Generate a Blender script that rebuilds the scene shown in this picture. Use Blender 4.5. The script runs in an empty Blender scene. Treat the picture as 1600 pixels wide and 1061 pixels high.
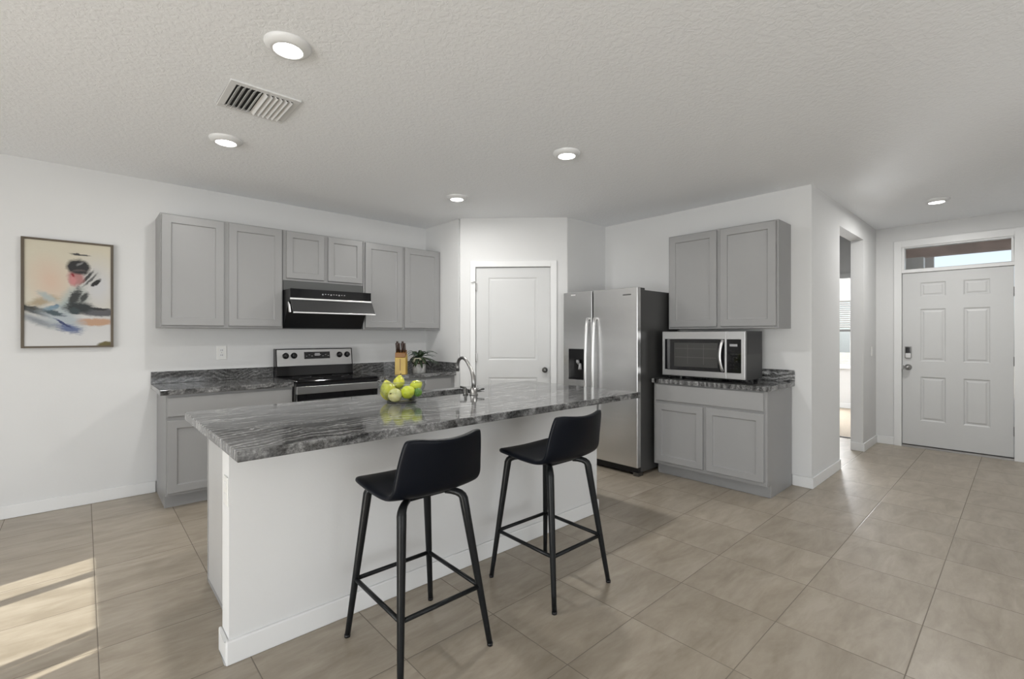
import bpy, bmesh, math, random
from mathutils import Vector, Matrix
random.seed(7)
PI = math.pi
S = bpy.context.scene
COL = S.collection

# ------------------------------------------------------------------ camera, sky, light, exposure
YAW = 47.549
cam_d = bpy.data.cameras.new('camera')
cam = bpy.data.objects.new('camera', cam_d); COL.objects.link(cam)
cam.location = (0, 0, 1.3233)
cam.rotation_euler = (PI/2, 0, math.radians(YAW-90))
cam_d.sensor_width = 36; cam_d.sensor_fit = 'HORIZONTAL'
cam_d.lens = 732.64/1600*36
cam_d.shift_y = -6.5/1600
cam_d.clip_start = 0.05
S.camera = cam

w = bpy.data.worlds.new('sky'); S.world = w; w.use_nodes = True
wn = w.node_tree
sky = wn.nodes.new('ShaderNodeTexSky'); sky.sky_type = 'NISHITA'; sky.sun_disc = False
sky.sun_elevation = math.radians(39); sky.sun_rotation = math.radians(256); sky.air_density = 0.7
hs = wn.nodes.new('ShaderNodeHueSaturation'); hs.inputs['Saturation'].default_value = 0.45
wn.links.new(sky.outputs[0], hs.inputs['Color'])
wn.links.new(hs.outputs[0], wn.nodes['Background'].inputs['Color'])
wn.nodes['Background'].inputs['Strength'].default_value = 0.13

def light(name, kind, loc, energy, color=(1,1,1), **k):
    d = bpy.data.lights.new(name, kind); d.energy = energy; d.color = color
    for a, v in k.items(): setattr(d, a, v)
    o = bpy.data.objects.new(name, d); o.location = loc; COL.objects.link(o); return o
sun = light('sun', 'SUN', (-12, 0, 10), 9.0, (1, .93, .82), angle=math.radians(.2))
sun.rotation_euler = Vector((1, .25, -.4405)).to_track_quat('-Z', 'Y').to_euler()
def daylight(name, loc, direction, sx, sy, energy, color):
    o = light(name, 'AREA', loc, energy, color, shape='RECTANGLE', size=sx, size_y=sy)
    o.rotation_euler = Vector(direction).to_track_quat('-Z', 'Z').to_euler(); return o
# daylight entering through the windows of the room (each lamp fills its window opening)
daylight('daylight_left_near', (-4.45, -.5, 1.08), (1, 0, .15), 3.3, 1.95, 142, (.98, .99, 1))
daylight('daylight_left_far', (-4.45, 2.02, 1.08), (1, 0, .15), 1.15, 1.95, 24, (.98, .99, 1))
daylight('daylight_front', (.2, -4.55, 1.15), (0, 1, .05), 4.3, 2.0, 66, (.98, .99, 1))
daylight('daylight_bedroom', (10.1, 3.1, 1.3), (-1, 0, 0), 1.9, 1.3, 150, (.98, .99, 1))
S.view_settings.view_transform = 'Standard'; S.view_settings.look = 'None'
S.view_settings.gamma = 1; S.view_settings.use_curve_mapping = False
S.view_settings.exposure = 0.50

# ------------------------------------------------------------------ materials
def new_mat(name):
    m = bpy.data.materials.new(name); m.use_nodes = True
    return m, m.node_tree, m.node_tree.nodes['Principled BSDF']
class NT:
    """small helper for wiring nodes"""
    def __init__(s, t): s.t = t
    def n(s, typ, **k):
        o = s.t.nodes.new(typ)
        for a, v in k.items(): setattr(o, a, v)
        return o
    def l(s, a, b): s.t.links.new(a, b)
    def put(s, sock, v):
        if hasattr(v, 'is_output'): s.l(v, sock)
        else: sock.default_value = v
    def math(s, op, a, b=0.0, c=None, clamp=False):
        o = s.n('ShaderNodeMath', operation=op); o.use_clamp = clamp
        s.put(o.inputs[0], a); s.put(o.inputs[1], b)
        if c is not None: s.put(o.inputs[2], c)
        return o.outputs[0]
    def co(s, scale=(1,1,1), rot=(0,0,0), loc=(0,0,0), kind='Object'):
        tc = s.n('ShaderNodeTexCoord'); mp = s.n('ShaderNodeMapping')
        mp.inputs['Scale'].default_value = scale; mp.inputs['Rotation'].default_value = rot; mp.inputs['Location'].default_value = loc
        s.l(tc.outputs[kind], mp.inputs[0]); return mp.outputs[0]
    def noise(s, vec, scale, detail=4, rough=.5, dist=0.0, out='Fac'):
        o = s.n('ShaderNodeTexNoise'); s.l(vec, o.inputs['Vector'])
        o.inputs['Scale'].default_value = scale; o.inputs['Detail'].default_value = detail
        o.inputs['Roughness'].default_value = rough; o.inputs['Distortion'].default_value = dist
        return o.outputs[out]
    def ramp(s, fac, stops):
        o = s.n('ShaderNodeValToRGB'); s.put(o.inputs[0], fac)
        e = o.color_ramp.elements
        while len(e) < len(stops): e.new(.5)
        for i, (p, c) in enumerate(stops):
            e[i].position = p; e[i].color = (c, c, c, 1) if isinstance(c, (int, float)) else (*c, 1)
        return o.outputs[0]
    def mix(s, fac, a, b):
        o = s.n('ShaderNodeMix', data_type='RGBA'); s.put(o.inputs[0], fac)
        for i, v in ((6, a), (7, b)):
            if hasattr(v, 'is_output'): s.l(v, o.inputs[i])
            else: o.inputs[i].default_value = (*v, 1)
        return o.outputs[2]
    def bump(s, height, strength, dist=.01):
        o = s.n('ShaderNodeBump'); o.inputs['Strength'].default_value = strength; o.inputs['Distance'].default_value = dist
        s.l(height, o.inputs['Height']); return o.outputs[0]
def plain(name, col, rough=.5, metal=0.0, spec=.5, bump=None, var=.03, coat=0.0):
    m, t, b = new_mat(name); N = NT(t)
    v = N.noise(N.co(), 3.0, 3)
    c2 = tuple(min(1, c*(1+var)) for c in col); c1 = tuple(c*(1-var) for c in col)
    N.l(N.ramp(v, [(.3, c1), (.7, c2)]), b.inputs['Base Color'])
    b.inputs['Roughness'].default_value = rough; b.inputs['Metallic'].default_value = metal
    b.inputs['Specular IOR Level'].default_value = spec
    if coat: b.inputs['Coat Weight'].default_value = coat; b.inputs['Coat Roughness'].default_value = .15
    if bump: N.l(N.bump(N.noise(N.co(), bump[0], 3), bump[1], .003), b.inputs['Normal'])
    return m
M = {}
M['wall'] = plain('wall_paint', (.665, .668, .668), .75, spec=.25, bump=(90, .10), var=.01)
M['white'] = plain('white_trim_paint', (.73, .735, .735), .38, var=.01)
M['door'] = plain('white_door_paint', (.57, .575, .575), .42, var=.01)
M['cab'] = plain('grey_cabinet_paint', (.28, .28, .28), .38, var=.015)
M['cabdark'] = plain('grey_cabinet_gap', (.30, .30, .298), .5, var=.015)
M['apron'] = plain('slate_grey_sheet', (.075, .078, .077), .45)
M['plastic'] = plain('white_plastic', (.74, .74, .72), .35, var=.01)
M['black'] = plain('black_plastic', (.007, .007, .008), .35, spec=.35)
M['gloss'] = plain('black_glass', (.004, .004, .005), .06, spec=.5)
M['hoodglass'] = plain('smoked_visor', (.035, .035, .036), .28)
M['case'] = plain('dark_grey_appliance_side', (.055, .055, .054), .28)
M['meshgrey'] = plain('grey_window_mesh', (.045, .045, .043), .3)
M['mwcase'] = plain('black_painted_metal', (.022, .022, .022), .4)
M['leather'] = plain('black_leather', (.0028, .0040, .0075), .40, bump=(260, .05), spec=.14)
M['legs'] = plain('black_powder_coat', (.0085, .0095, .0105), .36, spec=.22)
M['chrome'] = plain('chrome', (.62, .62, .62), .16, metal=1)
M['nickel'] = plain('satin_nickel', (.34, .335, .33), .3, metal=1)
M['darkmetal'] = plain('dark_nickel', (.16, .16, .155), .35, metal=1)
M['gap'] = plain('dark_void', (.02, .02, .02), .8)
M['silver'] = plain('silver_trim', (.80, .80, .80), .35, metal=.5)
M['threshold'] = plain('dull_metal_threshold', (.30, .29, .28), .45, metal=.6)
M['cab_lit'] = plain('window_lit_cabinet_paint', (.46, .46, .46), .4, var=.01)  # lighter copy of the cabinet paint, window light put into the colour
M['display'] = plain('grey_display_marks', (.30, .30, .31), .4)
M['frame'] = plain('bronze_picture_frame', (.075, .055, .033), .4, bump=(60, .2), var=.2)
M['bamboo'] = plain('bamboo_wood', (.50, .34, .07), .4, var=.25, bump=(30, .1))
M['amber'] = plain('amber_wood', (.23, .10, .02), .4, var=.3)
M['handle'] = plain('dark_brown_handle', (.028, .012, .007), .4)
M['leaf'] = plain('green_leaf', (.028, .052, .022), .4, var=.5)
M['leafpale'] = plain('grey_green_leaf', (.13, .18, .15), .45, var=.35)
M['soil'] = plain('potting_soil', (.02, .014, .01), .9)
M['stem'] = plain('brown_stem', (.06, .04, .015), .7)
M['steelsink'] = plain('brushed_sink_steel', (.26, .26, .26), .35, metal=1)
M['carpet'] = plain('beige_carpet', (.30, .25, .19), .95, bump=(400, .6))
M['blind'] = plain('white_blind_slat', (.70, .70, .69), .5)
M['stucco'] = plain('brown_stucco', (.56, .44, .40), .9, bump=(120, .8), var=.25)
M['ground'] = plain('outdoor_ground', (.50, .49, .46), .9, var=.2)
M['filter'] = plain('grey_dark_filter', (.02, .02, .02), .5, metal=.6)

def m_ceiling():
    m, t, b = new_mat('knockdown_ceiling'); N = NT(t)
    b.inputs['Base Color'].default_value = (.88, .895, .915, 1); b.inputs['Roughness'].default_value = .85
    b.inputs['Specular IOR Level'].default_value = .15
    co = N.co()
    n1 = N.noise(co, 38, 3, .55, .6); n2 = N.noise(co, 120, 2, .5)
    h = N.ramp(n1, [(.44, 0.0), (.54, .75), (.7, 1.0)])
    hh = N.math('ADD', h, N.math('MULTIPLY', n2, .25))
    N.l(N.bump(hh, .30, .004), b.inputs['Normal']); return m
M['ceil'] = m_ceiling()

def m_floor():
    m, t, b = new_mat('stone_look_floor_tile'); N = NT(t)
    P = .463; ox, oy = .047, 1.24; g = .0040
    tc = N.n('ShaderNodeTexCoord'); sp = N.n('ShaderNodeSeparateXYZ'); N.l(tc.outputs['Object'], sp.inputs[0])
    def axis(o, off):
        q = N.math('DIVIDE', N.math('SUBTRACT', o, off), P)
        fl = N.math('FLOOR', q); fr = N.math('SUBTRACT', q, fl)
        d = N.math('MINIMUM', fr, N.math('SUBTRACT', 1.0, fr))
        return fl, d
    fx, dx = axis(sp.outputs[0], ox); fy, dy = axis(sp.outputs[1], oy)
    d = N.math('MULTIPLY', N.math('MINIMUM', dx, dy), P)
    grout = N.math('LESS_THAN', d, g/2)
    hgt = N.math('MULTIPLY', d, 1/(g*1.2), clamp=True)
    cb = N.n('ShaderNodeCombineXYZ'); N.l(fx, cb.inputs[0]); N.l(fy, cb.inputs[1])
    wn_ = N.n('ShaderNodeTexWhiteNoise', noise_dimensions='3D'); N.l(cb.outputs[0], wn_.inputs['Vector'])
    # offset the stone pattern per tile
    va = N.n('ShaderNodeVectorMath', operation='MULTIPLY_ADD'); N.l(wn_.outputs['Color'], va.inputs[0]); va.inputs[1].default_value = (9, 9, 9)
    N.l(tc.outputs['Object'], va.inputs[2])
    mp = N.n('ShaderNodeMapping'); mp.inputs['Rotation'].default_value = (0, 0, .32); mp.inputs['Scale'].default_value = (1.5, 5.0, 1)
    N.l(va.outputs[0], mp.inputs[0])
    s1 = N.noise(mp.outputs[0], 1.7, 7, .62, .8); s2 = N.noise(mp.outputs[0], 7, 5, .6, .4)
    f = N.math('ADD', N.math('MULTIPLY', s1, .72), N.math('MULTIPLY', s2, .28))
    c = N.ramp(f, [(.36, (.275, .234, .180)), (.5, (.338, .292, .232)), (.64, (.398, .350, .286))])
    bright = N.math('MULTIPLY_ADD', wn_.outputs['Value'], .10, .95)
    mul = N.n('ShaderNodeMix', data_type='RGBA', blend_type='MULTIPLY'); mul.inputs[0].default_value = 1
    N.l(c, mul.inputs[6]); cbb = N.n('ShaderNodeCombineColor')
    for i in range(3): N.l(bright, cbb.inputs[i])
    N.l(cbb.outputs[0], mul.inputs[7])
    N.l(N.mix(grout, mul.outputs[2], (.185, .160, .130)), b.inputs['Base Color'])
    N.l(N.math('MULTIPLY_ADD', grout, .45, N.math('MULTIPLY_ADD', s2, .12, .27)), b.inputs['Roughness'])
    b.inputs['Specular IOR Level'].default_value = .45
    N.l(N.bump(N.math('ADD', hgt, N.math('MULTIPLY', s2, .18)), .35, .002), b.inputs['Normal'])
    return m
M['floor'] = m_floor()

def m_granite(name, rot=(0, 0, 0), lo=.040, hi=.46, spots=(), stretch=(.9, 4.6, 4.6), sc=2.3, wsc=3.0, wk=.14, ydir=None):
    m, t, b = new_mat(name); N = NT(t)
    co = N.co(); 
    warp = N.noise(co, 1.6, 4, .5, .3, out='Color')
    va = N.n('ShaderNodeVectorMath', operation='MULTIPLY_ADD'); N.l(warp, va.inputs[0]); va.inputs[1].default_value = (.42, .42, .42); N.l(co, va.inputs[2])
    mp = N.n('ShaderNodeMapping'); mp.inputs['Rotation'].default_value = rot; mp.inputs['Scale'].default_value = stretch
    N.l(va.outputs[0], mp.inputs[0])
    v1 = N.noise(mp.outputs[0], sc, 9, .62, 1.0)
    wv = N.n('ShaderNodeTexWave', wave_type='BANDS', bands_direction='Y' if not ydir else ydir); N.l(mp.outputs[0], wv.inputs['Vector'])
    wv.inputs['Scale'].default_value = wsc; wv.inputs['Distortion'].default_value = 7; wv.inputs['Detail'].default_value = 6; wv.inputs['Detail Scale'].default_value = .9; wv.inputs['Detail Roughness'].default_value = .65
    grain = N.noise(co, 75, 6, .78)
    f = N.math('ADD', N.math('ADD', N.math('MULTIPLY', v1, .42), N.math('MULTIPLY', wv.outputs['Fac'], wk)), N.math('MULTIPLY', grain, .50))
    c = N.ramp(f, [(.40, lo), (.50, lo*.5+hi*.20), (.585, hi*.48), (.68, hi)])
    if spots:
        sp = N.n('ShaderNodeSeparateXYZ'); N.l(N.co(kind='Object'), sp.inputs[0])
        gr = N.noise(co, 30, 3, .6)
        for (cx, cy, rx, ry) in spots:
            qx = N.math('DIVIDE', N.math('SUBTRACT', sp.outputs[0], cx), rx); qy = N.math('DIVIDE', N.math('SUBTRACT', sp.outputs[1], cy), ry)
            r2 = N.math('ADD', N.math('ADD', N.math('MULTIPLY', qx, qx), N.math('MULTIPLY', qy, qy)), N.math('MULTIPLY_ADD', gr, 2.2, -1.1))
            c = N.mix(N.math('LESS_THAN', r2, 1.0), c, (.012, .012, .012))
    N.l(c, b.inputs['Base Color'])
    b.inputs['Roughness'].default_value = .08; b.inputs['Specular IOR Level'].default_value = .45
    return m
M['granite'] = m_granite('grey_granite_top', rot=(0, 0, .12), lo=.026, hi=.47, wk=.11, wsc=1.5, spots=[(-1.0, -.05, .05, .016), (-.33, .45, .05, .025)])
M['granite_splash'] = m_granite('grey_granite_splash', rot=(0, .85, .2), stretch=(1.0, 4.0, 5.0), sc=4.2, lo=.03, hi=.36, wsc=3.2, wk=.08, ydir='Z')
M['granite_contrast'] = m_granite('grey_granite_bold_veins', rot=(.8, 0, .2), stretch=(4, 1.0, 5), sc=5, lo=.012, hi=.60, wsc=2.2, wk=.16, ydir='Z')

def m_steel(name, col=.46, rough=.27):
    m, t, b = new_mat(name); N = NT(t)
    n = N.noise(N.co(scale=(1.2, 1.2, 70)), 1.0, 3, .5)
    N.l(N.ramp(n, [(.3, col*.985), (.7, col*1.015)]), b.inputs['Base Color'])
    b.inputs['Metallic'].default_value = 1; b.inputs['Roughness'].default_value = rough
    b.inputs['Anisotropic'].default_value = .5
    return m
M['steel'] = m_steel('brushed_steel', .70, .27)
M['steel_lite'] = m_steel('brushed_steel_handle', .72, .42)
M['steel_range'] = m_steel('brushed_range_steel', .46, .34)

def m_glass(name, col=(1, 1, 1), rough=0.0):
    m, t, b = new_mat(name); N = NT(t)
    n = N.noise(N.co(), 2.0, 2)
    N.l(N.ramp(n, [(.3, tuple(c*.98 for c in col)), (.7, col)]), b.inputs['Base Color'])
    b.inputs['Transmission Weight'].default_value = 1; b.inputs['IOR'].default_value = 1.45
    b.inputs['Roughness'].default_value = rough
    return m
def m_pane(name='window_pane_glass', tint=(.95, .97, .97), ior=.6):
    m = bpy.data.materials.new(name); m.use_nodes = True; t = m.node_tree; N = NT(t); t.nodes.remove(t.nodes['Principled BSDF'])
    tr = N.n('ShaderNodeBsdfTransparent'); tr.inputs[0].default_value = (*tint, 1); gl = N.n('ShaderNodeBsdfGlossy'); gl.inputs['Roughness'].default_value = .02
    lw = N.n('ShaderNodeLayerWeight'); fr_ = N.math('MULTIPLY_ADD', N.math('POWER', lw.outputs['Facing'], 3.5), ior, .045); mx = N.n('ShaderNodeMixShader')
    N.l(fr_, mx.inputs[0]); N.l(tr.outputs[0], mx.inputs[1]); N.l(gl.outputs[0], mx.inputs[2]); N.l(mx.outputs[0], t.nodes['Material Output'].inputs[0]); return m
M['pane'] = m_pane()
M['glass'] = m_pane('clear_bowl_glass', (.955, .975, .97), 1.0)
def m_emit(name, col, st):
    m, t, b = new_mat(name); b.inputs['Base Color'].default_value = (.9, .9, .88, 1)
    b.inputs['Emission Color'].default_value = (*col, 1); b.inputs['Emission Strength'].default_value = st; return m
M['lamp'] = m_emit('lit_diffuser', (1, .985, .95), 7.0)
def m_fruit(name, a, bcol, spot):
    m, t, b = new_mat(name); N = NT(t); co = N.co()
    n = N.noise(co, 14, 4, .6); s = N.noise(co, 120, 2)
    c = N.ramp(n, [(.32, a), (.66, bcol)])
    N.l(N.mix(N.math('GREATER_THAN', s, .66), c, spot), b.inputs['Base Color'])
    b.inputs['Roughness'].default_value = .3; b.inputs['Subsurface Weight'].default_value = .08
    b.inputs['Subsurface Radius'].default_value = (.01, .01, .004); return m
M['pear'] = m_fruit('yellow_green_fruit_skin', (.42, .43, .03), (.62, .60, .08), (.30, .27, .03))
M['lime'] = m_fruit('green_fruit_skin', (.045, .16, .02), (.14, .30, .04), (.04, .10, .02))
M['apple'] = m_fruit('lime_yellow_fruit_skin', (.50, .56, .015), (.66, .68, .05), (.36, .38, .02))
M['cream'] = m_fruit('pale_cream_fruit_skin', (.50, .48, .14), (.64, .62, .34), (.45, .42, .10))
def m_pot():
    m, t, b = new_mat('marbled_pot'); N = NT(t); n = N.noise(N.co(), 16, 6, .65, 1.5)
    N.l(N.ramp(n, [(.35, (.36, .36, .35)), (.6, (.54, .54, .53))]), b.inputs['Base Color']); b.inputs['Roughness'].default_value = .45; return m
M['pot'] = m_pot()
M['potrim'] = plain('cream_pot_band', (.50, .48, .38), .5)

def m_painting(W, H):
    m, t, b = new_mat('abstract_canvas_paint'); N = NT(t)
    tc = N.n('ShaderNodeTexCoord')
    wn1 = N.noise(N.co(), 9, 6, .65, 1.0, out='Color'); 
    va = N.n('ShaderNodeVectorMath', operation='MULTIPLY_ADD'); N.l(wn1, va.inputs[0]); va.inputs[1].default_value = (.045, 0, .045)
    N.l(tc.outputs['Object'], va.inputs[2])
    sp = N.n('ShaderNodeSeparateXYZ'); N.l(va.outputs[0], sp.inputs[0])
    U = N.math('DIVIDE', N.math('SUBTRACT', sp.outputs[0], .017), W-.034); V = N.math('DIVIDE', N.math('SUBTRACT', sp.outputs[2], .017), H-.034)
    streak = N.noise(N.co(scale=(12, 1, 60), rot=(0, .5, 0)), 2.0, 5, .6, 1.0)
    c = N.ramp(V, [(.0, (.58, .58, .58)), (.30, (.52, .52, .52)), (.42, (.54, .51, .43)), (1.0, (.53, .49, .39))])
    def el(cx, cy, rx, ry, ang, col, soft=.35, rag=.8):
        nonlocal c
        ca, sa = math.cos(ang), math.sin(ang)
        dx = N.math('SUBTRACT', U, cx); dy = N.math('MULTIPLY', N.math('SUBTRACT', V, cy), H/W)
        a = N.math('DIVIDE', N.math('ADD', N.math('MULTIPLY', dx, ca), N.math('MULTIPLY', dy, sa)), rx)
        q = N.math('DIVIDE', N.math('SUBTRACT', N.math('MULTIPLY', dy, ca), N.math('MULTIPLY', dx, sa)), ry)
        r = N.math('SQRT', N.math('ADD', N.math('MULTIPLY', a, a), N.math('MULTIPLY', q, q)))
        r = N.math('ADD', r, N.math('MULTIPLY_ADD', streak, rag, -rag*.5))
        k = N.n('ShaderNodeMapRange'); N.put(k.inputs[0], r); k.inputs[1].default_value = 1+soft; k.inputs[2].default_value = 1-soft
        k.inputs[3].default_value = 0; k.inputs[4].default_value = 1
        c = N.mix(k.outputs[0], c, col)
    el(.33, .65, .17, .26, .2, (.55, .42, .33), .8, .3)
    el(.88, .62, .22, .34, 0, (.50, .50, .51), .7, .3)
    el(.53, .42, .30, .11, 1.15, (.33, .38, .37), .5, .7)
    el(.24, .45, .17, .055, .4, (.34, .28, .19), .5, 1.6)
    el(.30, .49, .12, .04, -.7, (.34, .38, .38), .5, 1.6)
    el(.83, .262, .26, .060, .04, (.43, .27, .18), .25, .3)
    el(.90, .36, .24, .060, -.03, (.085, .085, .095), .25, .4)
    el(.86, .395, .20, .016, -.03, (.02, .02, .022), .3, .5)
    el(.15, .375, .19, .040, -.22, (.040, .040, .034), .3, 1.0)
    el(.25, .33, .20, .035, -.35, (.07, .08, .085), .4, 1.0)
    el(.22, .26, .27, .05, -.42, (.22, .24, .26), .6, .7)
    el(.47, .29, .24, .13, -.55, (.36, .40, .43), .5, 1.0)
    el(.37, .345, .12, .035, -.3, (.05, .075, .09), .3, 1.6)
    el(.54, .19, .14, .060, -.3, (.10, .13, .24), .4, 2.0)
    el(.47, .24, .12, .018, -.7, (.035, .05, .13), .3, 1.4)
    el(.40, .405, .035, .030, .5, (.06, .11, .20), .3, .6)
    el(.36, .39, .09, .03, .3, (.16, .24, .30), .4, 1.4)
    el(.66, .50, .12, .13, .9, (.36, .38, .36), .4, .8)
    el(.61, .50, .065, .15, -.35, (.03, .034, .034), .3, 1.5)
    el(.72, .50, .030, .09, -.55, (.04, .045, .045), .3, 1.4)
    el(.66, .40, .165, .085, .05, (.018, .024, .026), .3, .9)
    el(.60, .37, .06, .05, 0, (.03, .045, .05), .3, .8)
    el(.80, .70, .15, .075, .95, (.44, .44, .43), .3, .4)
    el(.745, .70, .14, .022, .95, (.035, .035, .035), .3, .5)
    el(.79, .68, .13, .016, .95, (.10, .10, .10), .3, .6)
    el(.855, .655, .085, .032, .85, (.008, .008, .008), .2, .4)
    el(.62, .695, .095, .125, 0, (.36, .17, .165), .25, .3)
    el(.585, .67, .045, .06, 0, (.47, .20, .20), .4, .4)
    el(.59, .715, .018, .032, .5, (.22, .012, .018), .4, .4)
    el(.655, .80, .135, .115, -.15, (.012, .012, .013), .18, .35)
    el(.67, .835, .045, .018, .5, (.16, .16, .16), .4, 1.2)
    el(.66, .765, .08, .018, .1, (.07, .055, .055), .4, .8)
    el(.67, .925, .115, .018, -.12, (.035, .035, .035), .3, .7)
    el(.97, .03, .10, .055, .4, (.12, .10, .035), .2, .8)
    N.l(c, b.inputs['Base Color']); b.inputs['Roughness'].default_value = .6
    N.l(N.bump(streak, .25, .002), b.inputs['Normal']); return m

# ------------------------------------------------------------------ mesh building
OFF = {}
class MB:
    def __init__(s, mat=None): s.bm = bmesh.new(); s.X = mat or Matrix.Identity(4)
    def v(s, p): return s.bm.verts.new(s.X @ Vector(p))
    def f(s, vs, smooth=False):
        try: q = s.bm.faces.new(vs); q.smooth = smooth; return q
        except ValueError: return None
    def box(s, x0, x1, y0, y1, z0, z1):
        c = [s.v((x, y, z)) for x in (x0, x1) for y in (y0, y1) for z in (z0, z1)]
        for q in ((0,1,3,2),(4,6,7,5),(0,4,5,1),(2,3,7,6),(0,2,6,4),(1,5,7,3)): s.f([c[i] for i in q])
        return s
    def prism(s, poly, a0, a1, axis='x'):
        def P(a, p):
            return {'x': (a, p[0], p[1]), 'y': (p[0], a, p[1]), 'z': (p[0], p[1], a)}[axis]
        A = [s.v(P(a0, p)) for p in poly]; B = [s.v(P(a1, p)) for p in poly]; n = len(poly)
        s.f(A[::-1]); s.f(B)
        for i in range(n): s.f([A[i], A[(i+1) % n], B[(i+1) % n], B[i]])
        return s
    def lathe(s, prof, c=(0,0,0), seg=32, close=False, ax=None):
        R = Vector(ax).to_track_quat('Z', 'Y').to_matrix() if ax else Matrix.Identity(3)
        rings = []
        for r, z in prof:
            if r < 1e-6: rings.append([s.v(Vector(c)+R@Vector((0, 0, z)))])
            else: rings.append([s.v(Vector(c)+R@Vector((r*math.cos(2*PI*i/seg), r*math.sin(2*PI*i/seg), z))) for i in range(seg)])
        prs = list(zip(rings, rings[1:])) + ([(rings[-1], rings[0])] if close else [])
        for A, B in prs:
            for i in range(seg):
                j = (i+1) % seg
                if len(A) == 1 and len(B) == 1: continue
                if len(A) == 1: s.f([A[0], B[j], B[i]], True)
                elif len(B) == 1: s.f([A[i], A[j], B[0]], True)
                else: s.f([A[i], A[j], B[j], B[i]], True)
        return s
    def tube(s, pts, rad, seg=12, flat=1.0):
        pts = [Vector(p) for p in pts]; n = len(pts)
        if not isinstance(rad, (list, tuple)): rad = [rad]*n
        up = None; rings = []
        for i, p in enumerate(pts):
            d = (pts[min(i+1, n-1)]-pts[max(i-1, 0)]).normalized()
            if up is None: up = d.orthogonal().normalized()
            up = (up-d*up.dot(d)).normalized(); sd = d.cross(up)
            rings.append([s.v(p+up*rad[i]*math.cos(2*PI*k/seg)+sd*rad[i]*flat*math.sin(2*PI*k/seg)) for k in range(seg)])
        for A, B in zip(rings, rings[1:]):
            for k in range(seg): s.f([A[k], A[(k+1) % seg], B[(k+1) % seg], B[k]], True)
        s.f(rings[0][::-1]); s.f(rings[-1]); return s
    def ball(s, c, r, seg=20, prof=None):
        """ellipsoid / pear: prof(t in 0..1)->radius factor"""
        pr = []
        for i in range(seg//2+1):
            a = PI*i/(seg//2); rr = math.sin(a); k = prof(i/(seg//2)) if prof else 1
            pr.append((rr*k*r[0], -math.cos(a)*r[2]))
        return s.lathe(pr, c, seg)
    def panel(s, a0, a1, b0, b1, th, cells=(), prof=((0, 0), (.006, -.007)), ch=.0025):
        """slab in local (a, d, b): back at d=0, front at d=th, with recessed cells in the front; d is local -y"""
        A = sorted({a0+ch, a1-ch, *[c[0] for c in cells], *[c[1] for c in cells]}); B = sorted({b0+ch, b1-ch, *[c[2] for c in cells], *[c[3] for c in cells]})
        V = {}
        def g(a, b, d):
            k = (round(a, 5), round(b, 5), round(d, 5))
            if k not in V: V[k] = s.v((a, -d, b))
            return V[k]
        for i in range(len(A)-1):
            for j in range(len(B)-1):
                p, q, r, t = A[i], A[i+1], B[j], B[j+1]
                cm, cn = (p+q)/2, (r+t)/2
                if any(c[0] < cm < c[1] and c[2] < cn < c[3] for c in cells): continue
                s.f([g(p, r, th), g(q, r, th), g(q, t, th), g(p, t, th)])
        for c in cells:
            # rings follow the grid points on the cell border
            xs = [x for x in A if c[0]-1e-6 <= x <= c[1]+1e-6]; zs = [z for z in B if c[2]-1e-6 <= z <= c[3]+1e-6]
            loop = [(x, c[2]) for x in xs]+[(c[1], z) for z in zs[1:]]+[(x, c[3]) for x in xs[::-1][1:]]+[(c[0], z) for z in zs[::-1][1:-1]]
            prev = [g(x, z, th) for x, z in loop]; 
            for ins, dp in prof[1:]:
                cur = [s.v((min(max(x, c[0]+ins), c[1]-ins), -(th+dp), min(max(z, c[2]+ins), c[3]-ins))) for x, z in loop]
                n = len(loop)
                for k in range(n): s.f([prev[k], prev[(k+1) % n], cur[(k+1) % n], cur[k]])
                prev = cur
            s.f(prev)
        # rim
        loop = [(x, B[0]) for x in A]+[(A[-1], z) for z in B[1:]]+[(x, B[-1]) for x in A[::-1][1:]]+[(A[0], z) for z in B[::-1][1:-1]]
        r0 = [g(x, z, th) for x, z in loop]
        def out(x, z): return (a0 if x == A[0] else a1 if x == A[-1] else x, b0 if z == B[0] else b1 if z == B[-1] else z)
        r1 = [s.v((out(x, z)[0], -(th-ch), out(x, z)[1])) for x, z in loop]; r2 = [s.v((out(x, z)[0], 0, out(x, z)[1])) for x, z in loop]
        n = len(loop)
        for P_, Q in ((r0, r1), (r1, r2)):
            for k in range(n): s.f([P_[k], Q[k], Q[(k+1) % n], P_[(k+1) % n]])
        s.f(r2[::-1]); return s
    def build(s, name, mat, parent=None, base=None, bevel=0.0, seg=2, smooth=False):
        off = Vector(OFF[parent.name]) if parent else Vector(base or (0, 0, 0))
        bmesh.ops.remove_doubles(s.bm, verts=s.bm.verts, dist=1e-6)
        bmesh.ops.recalc_face_normals(s.bm, faces=s.bm.faces)
        for v in s.bm.verts: v.co -= off
        me = bpy.data.meshes.new(name); s.bm.to_mesh(me); s.bm.free()
        me.materials.append(M[mat] if isinstance(mat, str) else mat)
        if smooth:
            for p in me.polygons: p.use_smooth = True
        o = bpy.data.objects.new(name, me); COL.objects.link(o)
        if parent: o.parent = parent
        else: o.location = off
        OFF[o.name] = off
        if bevel:
            md = o.modifiers.new('bevel', 'BEVEL'); md.width = bevel; md.segments = seg; md.limit_method = 'ANGLE'; md.angle_limit = math.radians(40)
        return o
def tag(o, label=None, cat=None, group=None, kind=None):
    if label: o['label'] = label
    if cat: o['category'] = cat
    if group: o['group'] = group
    if kind: o['kind'] = kind
    return o
def thing(name, label, cat, loc=(0, 0, 0), group=None):
    o = bpy.data.objects.new(name, None); o.empty_display_size = .1; COL.objects.link(o); o.location = loc
    OFF[o.name] = Vector(loc); return tag(o, label, cat, group)
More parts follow.
